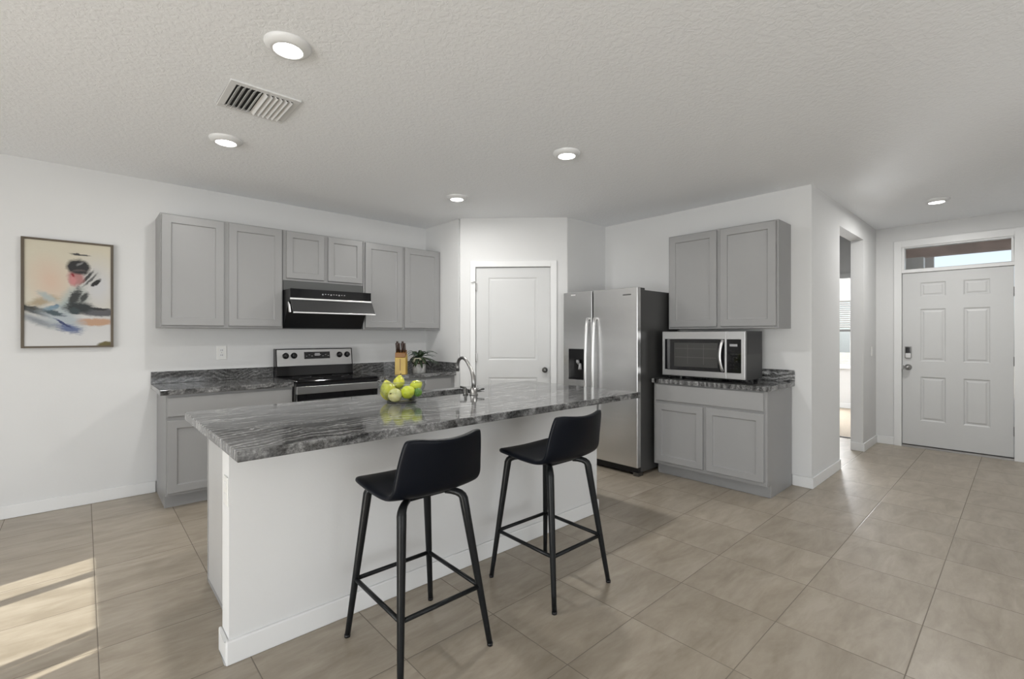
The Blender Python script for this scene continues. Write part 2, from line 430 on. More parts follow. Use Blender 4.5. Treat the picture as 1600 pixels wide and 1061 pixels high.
def struct(name, mb, mat, label, parent=None, **k):
    o = mb.build(name, mat, parent, **k)
    if not parent: tag(o, label, name.split('_')[0], kind='structure')
    return o
def box(*a): return MB().box(*a)
def facing(origin, a_axis, normal):
    """local x -> a_axis (viewer's right), local -y -> normal, z up"""
    a = Vector(a_axis).normalized(); n = Vector(normal).normalized()
    return Matrix(((a.x, -n.x, 0, origin[0]), (a.y, -n.y, 0, origin[1]), (0, 0, 1, origin[2]), (0, 0, 0, 1)))

# ------------------------------------------------------------------ room dimensions (metres)
H = 2.628; YA = 4.961; XB = 4.639; YC = 1.240; XD = 7.233; XP = 3.106; YP = 4.252; XR = 3.950; YR = 3.408
XL = -4.5; YF = -4.6; T = .12
FA = facing((0, YA, 0), (1, 0, 0), (0, -1, 0))          # against the back wall: a = X, d towards the room
FB = facing((XB, 0, 0), (0, -1, 0), (-1, 0, 0))         # against the right wall: a = -Y
FD = facing((XP, YP, 0), (1, -1, 0), (-1, -1, 0))       # pantry diagonal
FE = facing((XD, 0, 0), (0, -1, 0), (-1, 0, 0))         # entry wall with front door

# ------------------------------------------------------------------ shell
struct('floor', box(XL-.2, 7.29, YF-.2, YA+.2, -.12, 0), 'floor', 'beige stone look square tile floor')
struct('ceiling', box(XL-.2, XD+.15, YF-.2, YA+.2, H, H+.12), 'ceil', 'white knockdown textured ceiling')
struct('wall_back', box(XL, XP+.9, YA, YA+T, 0, H), 'wall', 'long pale wall behind the cooker')
struct('wall_right', box(XB, XB+T, YC, YR+.12, 0, H), 'wall', 'pale wall behind fridge and microwave')
struct('wall_pantry_left', box(XP, XP+T, YP+.03, YA, 0, H), 'wall', 'short pale wall closing the counter corner')
mb = MB(FD); s1 = 1.187
for b in ((0, .172, 0, H), (1.007, s1, 0, H), (.172, 1.007, 2.083, H)): mb.box(b[0], b[1], 0, T, b[2], b[3])
struct('wall_pantry_front', mb, 'wall', 'pale diagonal wall with the pantry door')
struct('wall_pantry_right', box(XR, XB+T, YR, YR+T, 0, H), 'wall', 'shaded pale wall beside the fridge')
mb = MB().box(XB+T, 5.545, YC, YC+T, 0, H).box(6.559, XD, YC, YC+T, 0, H).box(5.545, 6.559, YC, YC+T, 2.412, H)
struct('wall_hall', mb, 'wall', 'pale hall wall with a tall cased opening')
mb = MB().box(XD, XD+T, .993, YC+T, 0, H).box(XD, XD+T, -.6, .072, 0, H).box(XD, XD+T, .072, .993, 2.393, H)
struct('wall_entry', mb, 'wall', 'pale wall around the front door')
struct('wall_entry_side', box(4.4, XD+T, -.72, -.6, 0, H), 'wall', 'pale side wall of the entry')
struct('wall_corner', box(4.4, 4.52, YF, -.72, 0, H), 'wall', 'pale wall behind the photographer on the right')
mb = MB()
for b in ((YF, -2.2, 0, H), (1.2, 1.405, 0, H), (2.642, YA, 0, H), (-2.2, 1.2, 2.1, H), (1.405, 2.642, 2.1, H)): mb.box(XL-.15, XL, b[0], b[1], b[2], b[3])
struct('wall_left', mb, 'wall', 'left wall with tall glazed openings')
mb = MB()
for b in ((XL, -2.0, 0, H), (2.4, 4.52, 0, H), (-2.0, 2.4, 2.2, H)): mb.box(b[0], b[1], YF-T, YF, b[2], b[3])
struct('wall_front', mb, 'wall', 'wall behind the photographer with glazed doors')
# side hall and bedroom beyond the opening
mb = MB().box(7.273, 7.393, YC+T, 1.44, 0, H).box(7.273, 7.393, 2.25, 3.1, 0, H).box(7.273, 7.393, 1.44, 2.25, 2.06, H)
struct('wall_side_hall', mb, 'wall', 'shaded wall over the bedroom doorway')
struct('wall_side_hall_back', box(XB+T, 7.393, 3.1, 3.22, 0, H), 'wall', 'back wall of the side hall')
mb = MB().box(10.2, 10.32, 1.0, 2.08, 0, H).box(10.2, 10.32, 4.1, 5.0, 0, H).box(10.2, 10.32, 2.08, 4.1, 0, .75).box(10.2, 10.32, 2.08, 4.1, 2.0, H)
struct('wall_bedroom', mb, 'wall', 'bedroom wall with the window')
struct('wall_bedroom_side', box(7.393, 10.32, 1.25, YC+T, 0, H), 'wall', 'bedroom side wall')
struct('wall_bedroom_back', box(7.393, 10.32, 4.9, 5.0, 0, H), 'wall', 'bedroom far side wall')
struct('ceiling_bedroom', box(XD+.16, 10.4, 1.25, 5.0, H, H+.1), 'ceil', 'bedroom ceiling')
struct('floor_bedroom', box(7.295, 10.4, 1.25, 5.0, -.12, .004), 'carpet', 'beige bedroom carpet past the hall')
struct('trim_1', box(7.262, 7.300, 1.44, 2.25, -.005, .008), 'gap', 'dark threshold strip between tile and carpet')
mb = MB().box(7.255, 7.273, 1.38, 1.44, 0, 2.12).box(7.255, 7.273, 2.25, 2.31, 0, 2.12).box(7.255, 7.273, 1.44, 2.25, 2.06, 2.12)
struct('trim_2', mb, 'white', 'white casing of the bedroom doorway')
struct('ground', box(-40, 60, -40, 40, -.6, -.5), 'ground', 'ground outdoors')

# baseboards
def bb(name, x0, x1, y0, y1, label):
    struct(name, box(x0, x1, y0, y1, 0, .094), 'white', label, bevel=.004)
bb('baseboard_back', XL, .452, YA-.013, YA, 'white baseboard along the back wall')
bb('baseboard_right', XB-.013, XB, YC-.013, 1.386, 'white baseboard beside the grey base cabinet')
bb('baseboard_hall', XB, 5.545, YC-.013, YC, 'white baseboard on the hall wall before the opening')
bb('baseboard_hall_end', 6.559, XD, YC-.013, YC, 'white baseboard past the hall opening')
bb('baseboard_jamb', 6.546, 6.559, YC-.013, YC+T, 'white baseboard wrapping the opening jamb')
bb('baseboard_entry', XD-.013, XD, 1.066, YC-.013, 'white baseboard left of the front door')
bb('baseboard_entry_right', XD-.013, XD, -.6, -.0, 'white baseboard right of the front door')
bb('baseboard_bedroom', 10.187, 10.2, 1.36, 4.9, 'white baseboard in the bedroom')
bb('baseboard_left', XL, XL+.013, 2.70, YA-.013, 'white baseboard on the left wall')
mb = MB(FD).box(0, .110, -.013, 0, 0, .094).box(1.078, s1, -.013, 0, 0, .094)
struct('baseboard_pantry', mb, 'white', 'white baseboard on the pantry wall')
bb('baseboard_fridge', 4.05, XB, YR-.013, YR, 'white baseboard beside the fridge')

# ------------------------------------------------------------------ pantry door
CPROF = ((0, 0), (.010, -.006), (.018, -.006), (.030, -.002), (.034, -.002))
d1 = MB(FD); d1.X = FD @ Matrix.Translation((0, .045, 0))
d1.panel(.175, 1.004, .012, 2.079, .035, cells=[(.315, .858, 1.05, 1.965), (.315, .858, .22, .855)], prof=CPROF)
door1 = struct('door_1', d1, 'door', 'white two panel pantry door in the diagonal wall')
mb = MB(FD).lathe([(.031, 0), (.031, .006), (.013, .010), (.012, .030)], (.943, -.010+0, .94), 24, ax=(0, -1, 0)); 
mb.ball((.943, -.052, .94), (.027, .027, .027)); mb.build('door_knob', 'darkmetal', door1)
for z in (1.86, 1.075, .25):
    mb = MB(FD).tube([(.172, -.008, z-.045), (.172, -.008, z+.045)], .007, 10).box(.172, .190, -.006, .012, z-.045, z+.045); mb.build('hinge', 'nickel', door1)
mb = MB(FD).tube([(.172, -.010, 1.915), (.160, -.03, 1.915), (.13, -.035, 1.905)], .004, 8); mb.build('hinge_stop', 'nickel', door1)
mb = MB(FD)
for b in ((.114, .172, 0, 2.151), (1.007, 1.073, 0, 2.151), (.172, 1.007, 2.083, 2.151)): mb.box(b[0], b[1], -.018, 0, b[2], b[3])
struct('trim_3', mb, 'white', 'white casing around the pantry door', bevel=.004)

# ------------------------------------------------------------------ front door, transom, casing
fd = MB(); fd.X = FE @ Matrix.Translation((0, .065, 0))
cells = []
for z0, z1 in ((1.776, 1.942), (1.02, 1.632), (.322, .838)):
    cells += [(-.828, -.606, z0, z1), (-.461, -.250, z0, z1)]
fd.panel(-.990, -.075, .03, 2.062, .045, cells=cells, prof=((0, 0), (.012, -.009), (.022, -.009), (.038, -.003), (.042, -.003)))
door2 = struct('door_2', fd, 'door', 'white six panel front door with keypad lock')
def FEb(a0, a1, d0, d1, z0, z1, mbx=None):      # box on the entry wall, d = distance into the room from the wall plane
    mbx = mbx or MB(FE); return mbx.box(a0, a1, -d1, -d0, z0, z1)
kp = FEb(-.964, -.904, -.019, .003, 1.052, 1.192).build('keypad_lock', 'nickel', door2, bevel=.006)
FEb(-.957, -.911, .003, .006, 1.112, 1.185).build('keypad', 'gloss', kp)
mb = MB(FE).lathe([(.034, -.02), (.034, -.012), (.016, -.008), (.014, .02)], (-.936, 0, .945), 24, ax=(0, -1, 0)); mb.ball((-.936, -.035, .945), (.033, .033, .025)); mb.build('door_knob', 'nickel', door2)
FEb(-.992, -.975, -.05, .004, .915, .965).build('latch', 'darkmetal', door2)
for z in (1.787, 1.047, .307):
    MB(FE).tube([(-.070, .012, z-.05), (-.070, .012, z+.05)], .008, 10).build('hinge', 'darkmetal', door2)
FEb(-.993, -.072, -.09, .008, 0, .022).build('threshold', 'threshold', door2)
FEb(-.993, -.072, -.062, -.058, .018, .034).build('door_sweep', 'black', door2)
mb = MB(FE)
for b in ((-1.066, -.993, 0, 2.452), (-.072, .002, 0, 2.452), (-.993, -.072, 2.372, 2.452)): mb.box(b[0], b[1], -.020, 0, b[2], b[3])
struct('trim_4', mb, 'white', 'white casing around front door and transom', bevel=.004)
# transom window
mb = MB(FE)
for b in ((-.993, -.072, 2.064, 2.105), (-.993, -.072, 2.36, 2.393), (-.993, -.968, 2.105, 2.36), (-.095, -.072, 2.105, 2.36)): mb.box(b[0], b[1], 0, .10, b[2], b[3])
win1 = struct('window_1', mb, 'white', 'wide low transom window over the front door', bevel=.003)
MB(FE).box(-.97, -.092, .05, .056, 2.1, 2.365).build('pane', 'pane', win1)
# porch beam seen through the transom
struct('porch_beam', box(9.2, 9.35, -1.6, 2.0, 2.49, 2.9), 'stucco', 'brown stucco porch beam outside the transom')
struct('porch_pillar', box(9.2, 9.35, 1.012, 1.3, -.5, 2.49), 'white', 'pale porch pillar outside the transom')
struct('porch_roof', box(2.0, 9.9, -3.0, 6.0, 2.9, 3.9), 'stucco', 'unseen block added over the entry and porch to shade the beam')  # unseen slab added to keep the sun off the porch beam

# ------------------------------------------------------------------ other windows
def glazed(name, axis, pos, lo, hi, z0, z1, bars, label, d=.06):
    mb = MB(); f = .05
    def B(a0, a1, za, zb):
        if axis == 'x': mb.box(pos-d/2, pos+d/2, a0, a1, za, zb)
        else: mb.box(a0, a1, pos-d/2, pos+d/2, za, zb)
    B(lo, lo+f, z0, z1); B(hi-f, hi, z0, z1); B(lo+f, hi-f, z0, z0+f); B(lo+f, hi-f, z1-f, z1)
    for a0, a1 in bars: B(a0, a1, z0+f, z1-f)
    o = struct(name, mb, 'white', label)
    p = MB()
    if axis == 'x': p.box(pos-.003, pos+.003, lo+f, hi-f, z0+f, z1-f)
    else: p.box(lo+f, hi-f, pos-.003, pos+.003, z0+f, z1-f)
    p.build('pane', 'pane', o); return o
glazed('window_2', 'x', XL-.08, 1.405, 2.642, 0, 2.1, [(1.505, 1.622), (1.640, 1.672), (2.303, 2.369)], 'tall glazed panel in the left wall')
glazed('window_3', 'x', XL-.08, -2.2, 1.2, 0, 2.1, [(-1.1, -1.0), (0, .1)], 'glazed sliding door in the left wall')
glazed('window_4', 'y', YF-.06, -2.0, 2.4, 0, 2.2, [(.15, .25)], 'glazed sliding door behind the photographer')
win5 = glazed('window_5', 'x', 10.26, 2.08, 4.1, .75, 2.0, [(3.06, 3.12)], 'bright bedroom window with white blinds')
struct('trim_5', MB().box(10.185, 10.2, 2.02, 2.08, .72, 2.06).box(10.185, 10.2, 4.1, 4.16, .72, 2.06).box(10.185, 10.2, 2.08, 4.1, 2.0, 2.06).box(10.15, 10.2, 2.02, 4.16, .72, .75), 'white', 'white casing and sill of the bedroom window')
bl = thing('window_blind', 'white horizontal blind half raised over the bedroom window', 'blind', (10.17, 3.09, 1.4))
MB().box(10.12, 10.18, 2.10, 4.08, 1.95, 1.995).build('head_rail', 'blind', bl)
for i in range(13):
    z = 1.93-i*.038
    mb = MB(Matrix.Translation((10.15, 0, z)) @ Matrix.Rotation(.5, 4, 'Y')); mb.box(-.022, .022, 2.11, 4.07, -.0012, .0012); mb.build('blind_slat', 'blind', bl)
MB().box(10.13, 10.17, 2.11, 4.07, 1.39, 1.43).build('bottom_rail', 'darkmetal', bl)

# ------------------------------------------------------------------ cabinets
SHAKER = ((0, 0), (.0035, -.009), (.010, -.0105))
def shaker(mbX, a0, a1, b0, b1, d, name, parent, mat='cab', st=.058, flat=False):
    mb = MB(mbX @ Matrix.Translation((0, -d, 0)))
    cells = [] if flat else [(a0+st, a1-st, b0+st, b1-st)]
    mb.panel(a0, a1, b0, b1, .019, cells=cells, prof=SHAKER, ch=.003)
    return mb.build(name, mat, parent)
def carcass(mbX, a0, a1, z0, z1, depth, parent, kick=False):
    mb = MB(mbX)
    if kick: mb.prism([(-.02, 0), (-(depth-.075), 0), (-(depth-.075), .105), (-depth, .105), (-depth, z1), (-.02, z1)], a0, a1, 'x')
    else: mb.box(a0, a1, -depth, 0, z0, z1)
    return mb.build('body', 'cab', parent, bevel=.0015, seg=1)
def wpt(mbX, a, d, z): return tuple(mbX @ Vector((a, -d, z)))
B0, B1 = 1.384, 2.305; DU = .31
def wall_cab(mbX, a0, a1, z0, label, doors, group='grey wall cabinets'):
    t = thing('wall_cabinet', label, 'cabinet', wpt(mbX, (a0+a1)/2, 0, z0), group)
    carcass(mbX, a0, a1, z0, B1, DU, t)
    for p, q in doors: shaker(mbX, p, q, z0+.020, B1-.010, DU, 'door', t, st=.062 if z0 < 1.5 else .055)
    return t
wall_cab(FA, .452, 1.368, B0, 'grey two-door wall cabinet left of the black range hood', [(.460, .893), (.928, 1.358)])
wall_cab(FA, 1.370, 2.150, 1.838, 'short grey two-door wall cabinet above the black range hood', [(1.397, 1.747), (1.785, 2.136)])
wall_cab(FA, 2.152, 3.104, B0, 'grey two-door wall cabinet in the corner right of the range hood', [(2.172, 2.602), (2.632, 3.080)])
wall_cab(FB, -2.405, -1.400, B0, 'grey two-door wall cabinet hung above the microwave', [(-2.387, -1.920), (-1.885, -1.417)])

DB = .600
bc = thing('base_cabinet', 'pale grey base cabinet left of the cooker under granite worktop', 'cabinet', (.91, YA, 0), 'grey base cabinets')
carcass(FA, .459, 1.364, 0, .874, DB, bc, True)
shaker(FA, .468, 1.356, .707, .852, DB, 'drawer_front', bc, flat=True)
shaker(FA, .468, .900, .128, .676, DB, 'door', bc); shaker(FA, .924, 1.356, .128, .676, DB, 'door', bc)
bc = thing('base_cabinet', 'grey base cabinet in the corner right of the cooker', 'cabinet', (2.6, YA, 0), 'grey base cabinets')
carcass(FA, 2.132, 3.104, 0, .874, DB, bc, True)
shaker(FA, 2.140, 3.045, .707, .852, DB, 'drawer_front', bc, flat=True)
shaker(FA, 2.140, 2.580, .128, .676, DB, 'door', bc); shaker(FA, 2.604, 3.045, .128, .676, DB, 'door', bc)
bc = thing('base_cabinet', 'grey base cabinet under the microwave beside the fridge', 'cabinet', (XB, 1.9, 0), 'grey base cabinets')
carcass(FB, -2.397, -1.388, 0, .874, DB, bc, True)
shaker(FB, -2.372, -1.413, .712, .864, DB, 'drawer_front', bc, flat=True)
shaker(FB, -2.372, -1.913, .137, .684, DB, 'door', bc); shaker(FB, -1.883, -1.411, .137, .690, DB, 'door', bc)

# ------------------------------------------------------------------ worktops
def worktop(label, boxes, splash, base, smat, slab):
    mb = MB()
    for b in boxes: mb.box(*b)
    o = mb.build('worktop', 'granite', None, base=base, bevel=.004); tag(o, label, 'worktop', 'granite worktops')
    for i, b in enumerate(splash):
        q = MB().box(*b).build('backsplash', smat, None, base=((b[0]+b[1])/2, (b[2]+b[3])/2, .914), bevel=.002)
        tag(q, slab[i], 'backsplash', 'granite backsplash strips')
    return o
worktop('grey granite worktop with backsplash left of the cooker', [(.419, 1.366, YA-.636, YA, .874, .914)], [(.419, 1.366, YA-.02, YA, .914, 1.016)], (.9, YA-.3, .874), 'granite_splash', ['low granite backsplash strip on the wall left of the cooker'])
worktop('grey granite worktop in the corner holding knife block and plant', [(2.136, XP, YA-.636, YA, .874, .914)],
        [(2.150, XP, YA-.02, YA, .914, 1.016), (XP-.02, XP, YA-.636, YA-.02, .914, 1.016)], (2.6, YA-.3, .874), 'granite_splash', ['low granite backsplash strip behind knife block and plant', 'low granite side splash returning along the corner wall by the plant'])
worktop('small grey granite worktop under the microwave', [(XB-.636, XB, 1.368, 2.402, .874, .914)], [(XB-.02, XB, 1.368, 2.402, .914, 1.016)], (XB-.3, 1.9, .874), 'granite_contrast', ['low granite backsplash strip behind the microwave'])

# ------------------------------------------------------------------ kitchen island
isl = thing('kitchen_island', 'white kitchen island with overhanging grey granite top', 'island', (1.65, 2.5, 0))
MB().box(.433, 2.835, 2.160, 2.280, 0, .874).build('knee_wall', 'wall', isl)
MB().box(.420, 2.848, 2.147, 2.160, 0, .098).box(.420, .433, 2.160, 2.290, 0, .098).box(2.835, 2.848, 2.160, 2.290, 0, .098).build('baseboard', 'white', isl, bevel=.006)
mb = MB().box(.500, .519, 2.281, 2.950, 0, .874).box(2.780, 2.799, 2.281, 2.950, 0, .874).box(.519, 2.780, 2.281, 2.290, .1, .874).box(.519, 2.780, 2.290, 2.95, .10, .118).box(.519, 2.780, 2.86, 2.875, 0, .10)
mb.box(.519, 2.780, 2.932, 2.95, .845, .874).box(.519, 2.780, 2.932, 2.95, .68, .72)
mb.build('body', 'cab', isl)
MB().box(.496, .500, 2.283, 2.950, .022, .874).build('end_panel', 'cab_lit', isl)
MB().box(.494, .500, 2.281, 2.972, 0, .022).box(.494, .502, 2.955, 2.975, 0, .874).build('end_trim', 'cab', isl, bevel=.003)
FI = facing((0, 2.95, 0), (-1, 0, 0), (0, 1, 0))
for a0, a1 in ((.53, .97), (.99, 1.43), (1.45, 1.88), (1.90, 2.33), (2.35, 2.77)):
    shaker(FI, -a1, -a0, .70, .852, 0, 'drawer_front', isl, flat=True); shaker(FI, -a1, -a0, .128, .676, 0, 'door', isl)
SX0, SX1, SY0, SY1 = 1.52, 2.16, 2.66, 2.93
IX0, IX1, IY0, IY1 = .400, 2.962, 1.868, 3.026
mb = MB()
gx = (IX0, SX0, SX1, IX1); gy = (IY0, SY0, SY1, IY1); V = {}
for i in range(4):
    for j in range(4):
        for z in (.874, .914): V[i, j, z] = mb.v((gx[i], gy[j], z))
for i in range(3):
    for j in range(3):
        if (i, j) == (1, 1): continue
        mb.f([V[i, j, .914], V[i+1, j, .914], V[i+1, j+1, .914], V[i, j+1, .914]]); mb.f([V[i, j, .874], V[i, j+1, .874], V[i+1, j+1, .874], V[i+1, j, .874]])
for k in range(3):
    for (a, b) in (((k, 0), (k+1, 0)), ((k, 3), (k+1, 3)), ((0, k), (0, k+1)), ((3, k), (3, k+1))): mb.f([V[*a, .874], V[*b, .874], V[*b, .914], V[*a, .914]])
for (a, b) in (((1, 1), (2, 1)), ((2, 1), (2, 2)), ((2, 2), (1, 2)), ((1, 2), (1, 1))): mb.f([V[*a, .874], V[*b, .874], V[*b, .914], V[*a, .914]])
mb.build('granite_top', 'granite', isl, bevel=.004)
oi = thing('wall_outlet', 'white outlet on the sunlit end of the kitchen island', 'outlet', (.433, 2.2, .69), 'white wall outlets')
MB().box(.428, .433, 2.165, 2.237, .632, .748).build('cover_plate', 'plastic', oi, bevel=.003)
for z in (.667, .713): MB().box(.4265, .428, 2.184, 2.218, z-.014, z+.014).build('socket', 'white', oi, bevel=.001)

# sink
sk = thing('kitchen_sink', 'steel sink set into the granite island top', 'sink', (1.84, 2.79, .70))
g = .0
mb = MB(); x0, x1, y0, y1 = SX0-.006, SX1+.006, SY0-.006, SY1+.0; zt, zb = .873, .68
mb.box(x0, x1, y0, y1, zb, zb+.004).box(x0, x0+.004, y0, y1, zb, zt).box(x1-.004, x1, y0, y1, zb, zt).box(x0, x1, y0, y0+.004, zb, zt).box(x0, x1, y1-.004, y1, zb, zt)
mb.build('basin', 'steelsink', sk)
MB().lathe([(.0, .006), (.04, .006), (.045, .004), (.045, .0)], (1.84, 2.80, zb+.004), 24).build('drain', 'chrome', sk)

# faucet
fa = thing('kitchen_faucet', 'brushed gooseneck faucet beside the island sink', 'faucet', (1.985, 2.56, .914))
fx, fy = 1.985, 2.56
MB().lathe([(.0, 0), (.030, 0), (.030, .006), (.024, .012), (.022, .05), (.0, .05)], (fx, fy, .914), 24).build('base', 'nickel', fa)
pts = []
pr = [(0, .95), (.0, 1.00), (.005, 1.04), (.018, 1.075), (.036, 1.105), (.056, 1.133), (.075, 1.152), (.098, 1.162), (.120, 1.158), (.138, 1.143), (.148, 1.120), (.150, 1.09), (.150, 1.06)]
MB().tube([(fx+d*.18, fy+d*.98, z) for d, z in [(a*1.72, b) for a, b in pr]], [.015]*3+[.0115]*8+[.0125, .013], 14).build('spout', 'nickel', fa)
MB().tube([(fx+.02, fy-.004, .945), (fx+.075, fy-.02, .950)], [.009, .006], 10).build('lever', 'darkmetal', fa)
sd = thing('soap_dispenser', 'small dark pump dispenser beside the kitchen faucet', 'dispenser', (1.945, 2.60, .914))
MB().lathe([(0, 0), (.018, 0), (.018, .008), (.010, .012), (.010, .045), (0, .045)], (1.945, 2.60, .914), 18).build('body', 'darkmetal', sd)
MB().tube([(1.945, 2.60, .955), (1.945, 2.60, .962), (1.93, 2.64, .966)], .007, 10).build('nozzle', 'darkmetal', sd)

# ------------------------------------------------------------------ fruit bowl
BX, BY = 1.455, 2.60
bw = thing('fruit_bowl', 'clear glass bowl of green fruit on the island', 'bowl', (BX, BY, .914))
prof = [(0, .004), (.060, .004), (.082, .011), (.108, .032), (.132, .066), (.146, .105), (.149, .128)]
inner = [(r-.0035 if r > 0 else 0, z+.0035) for r, z in prof[::-1]]
MB().lathe(prof+inner, (BX, BY, .914), 48).build('glass_body', 'glass', bw)
MB().lathe([(0, 0), (.088, 0), (.092, .005), (.078, .0065), (.054, .0035), (0, .0035)], (BX, BY, .914), 32).build('foot', 'case', bw)  # dark disc paints in the shadow and reflection under the bowl
def fruit(loc, r, mat, label, rot=(0, 0), pear=False, name='pear'):
    t = thing(name, label, 'fruit', loc, 'green fruit in the glass bowl')
    X = Matrix.Translation(loc) @ Matrix.Rotation(rot[1], 4, 'Z') @ Matrix.Rotation(rot[0], 4, 'Y')
    mb = MB(X); pf = (lambda q: 1.0 if q < .45 else 1.0-.42*min(1, (q-.45)/.40)**1.3) if pear else (lambda q: 1-.0*q)
    mb.ball((0, 0, 0), r, 28, pf); mb.build('flesh', mat, t)
    mb = MB(X); mb.tube([(0, 0, r[2]*.97), (.002, 0, r[2]*1.12), (.006, 0, r[2]*1.25)], [.003, .0025, .003], 8); mb.build('stem', 'stem', t)
rt = Vector((.738*-1*-1, -.675, 0))     # towards the right of the picture
fw = Vector((.675, .738, 0))
def fp(r, f, z): return tuple(Vector((BX, BY, .914))+Vector((.738, -.675, 0))*r+fw*f+Vector((0, 0, z)))
fruit(fp(-.082, -.015, .072), (.050, .050, .064), 'pear', 'large yellow-green pear against the left side of the bowl', (.22, 2.4), True)
fruit(fp(-.028, .045, .117), (.037, .037, .044), 'pear', 'small yellow pear on top of the fruit pile', (.25, .4), True)
fruit(fp(-.020, -.088, .050), (.041, .041, .042), 'cream', 'pale cream fruit at the front middle of the bowl', (1.2, 3.6), False, 'apple')
fruit(fp(.052, -.055, .066), (.041, .041, .048), 'apple', 'bright lime yellow pear lying right of the pale fruit', (1.25, .2), True)
fruit(fp(.083, .030, .094), (.037, .037, .042), 'apple', 'bright yellow green pear at the right rim of the bowl', (1.0, -.5), True)
fruit(fp(.104, -.028, .060), (.026, .026, .032), 'lime', 'dark green lime at the lower right of the bowl', (1.3, .7), False, 'lime')
fruit(fp(-.062, .090, .060), (.037, .037, .040), 'pear', 'yellow-green apple at the back left of the bowl', (.2, 1), False, 'apple')
fruit(fp(.036, .080, .054), (.036, .036, .038), 'lime', 'green apple behind the lime yellow pear in the bowl', (.2, 1), False, 'apple')

# ------------------------------------------------------------------ cooker and hood
rg = thing('electric_range', 'freestanding steel electric cooker with black glass top', 'cooker', (1.75, YA-.35, 0))
RX0, RX1 = 1.371, 2.126
MB().box(RX0, RX1, YA-.655, YA-.03, .02, .900).build('body', 'case', rg, bevel=.003)
MB().box(RX0-.003, RX1+.007, YA-.685, YA-.03, .900, .922).build('cooktop', 'gloss', rg, bevel=.005)
FR = facing((0, YA-.655, 0), (1, 0, 0), (0, -1, 0))
mb = MB(FR); mb.panel(RX0, RX1, .20, .805, .035); od = mb.build('oven_door', 'gloss', rg)
MB(FR).box(RX0, RX1, -.037, 0, .806, .872).build('front_trim', 'steel_range', rg, bevel=.003)
MB(FR).box(RX0, RX1, -.03, 0, .872, .899).build('vent_strip', 'black', rg)
mb = MB(FR); mb.tube([(RX0+.05, -.035, .735), (RX0+.05, -.075, .735), (RX1-.05, -.075, .735), (RX1-.05, -.035, .735)], .011, 10); mb.build('door_handle', 'steel_lite', od)
mb = MB(FR); mb.panel(RX0, RX1, .03, .19, .03); mb.build('storage_drawer', 'steel_range', rg)
mb = MB().prism([(YA-.005, .90), (YA-.115, .922), (YA-.085, 1.19), (YA-.005, 1.192)], RX0, RX1+.006, 'x'); bg = mb.build('backguard', 'gloss', rg, bevel=.006)
sl = math.atan2(.03, .268)
FG = facing((0, YA-.1145+.0, .922), (1, 0, 0), (0, -1, 0)) @ Matrix.Rotation(-sl, 4, 'X')
MB(FG).box(RX0+.008, RX1-.006, -.004, .002, .098, .262).build('control_panel', 'steel_range', bg, bevel=.002)
for i, x in enumerate((1.458, 1.535, 1.989, 2.070)):
    mb = MB(FG).lathe([(.028, 0), (.030, .006), (.024, .012), (.022, .030), (.018, .033), (0, .033)], (x, -.004, .201), 24, ax=(0, -1, 0)).box(x-.004, x+.004, -.042, -.030, .183, .219); mb.build('knob', 'black', rg)
dp = MB(FG).box(1.632, 1.888, -.008, -.003, .165, .235).build('display', 'gloss', rg)
mb = MB(FG)
for i in range(9):
    if i == 4: mb.box(1.735, 1.785, -.0092, -.008, .195, .222)
    else: mb.box(1.648+i*.027, 1.660+i*.027, -.0092, -.008, .190+.012*(i % 2), .196+.012*(i % 2))
mb.build('display_marks', 'display', dp)
for (x, y, r) in ((1.56, YA-.25, .08), (1.94, YA-.25, .08), (1.56, YA-.50, .10), (1.94, YA-.50, .085)):
    MB().lathe([(r, 0), (r+.002, .0006), (r+.004, 0)], (x, y, .922), 40).build('burner_ring', 'case', rg)

hd = thing('range_hood', 'black slanted range hood with silver trim over the cooker', 'range hood', (1.76, YA, 1.39))
HX0, HX1 = 1.374, 2.140
MB().box(HX0-.002, HX1+.006, YA-.312, YA-.292, 1.748, 1.836).build('filler_panel', 'apron', hd)
mb = MB().prism([(YA-.002, 1.385), (YA-.30, 1.390), (YA-.42, 1.565), (YA-.505, 1.655), (YA-.505, 1.746), (YA-.002, 1.748)], HX0, HX1, 'x'); mb.build('body', 'black', hd, bevel=.002)
MB().box(HX0-.002, HX1+.002, YA-.512, YA-.505, 1.662, 1.747).build('control_panel', 'gloss', hd)
mb = MB()
for i in range(9):
    x = 1.655+i*.026
    mb.box(x, x+.013, YA-.5128, YA-.512, 1.700+(.006 if i % 3 else 0), 1.712)
mb.build('control_marks', 'display', hd)
MB().box(HX0-.002, HX1+.004, YA-.518, YA-.500, 1.648, 1.663).build('silver_strip', 'silver', hd, bevel=.002)
mb = MB().prism([(YA-.500, 1.648), (YA-.510, 1.648), (YA-.590, 1.532), (YA-.580, 1.530)], HX0, HX1+.012, 'x'); vi = mb.build('visor', 'hoodglass', hd)
MB().box(HX0, HX1+.012, YA-.596, YA-.578, 1.522, 1.534).build('visor_edge', 'silver', vi, bevel=.002)
MB().prism([(YA-.47, 1.63), (YA-.52, 1.60), (YA-.545, 1.53), (YA-.50, 1.53)], HX0-.012, HX0-.002, 'x').build('side_bracket', 'silver', hd, bevel=.004)

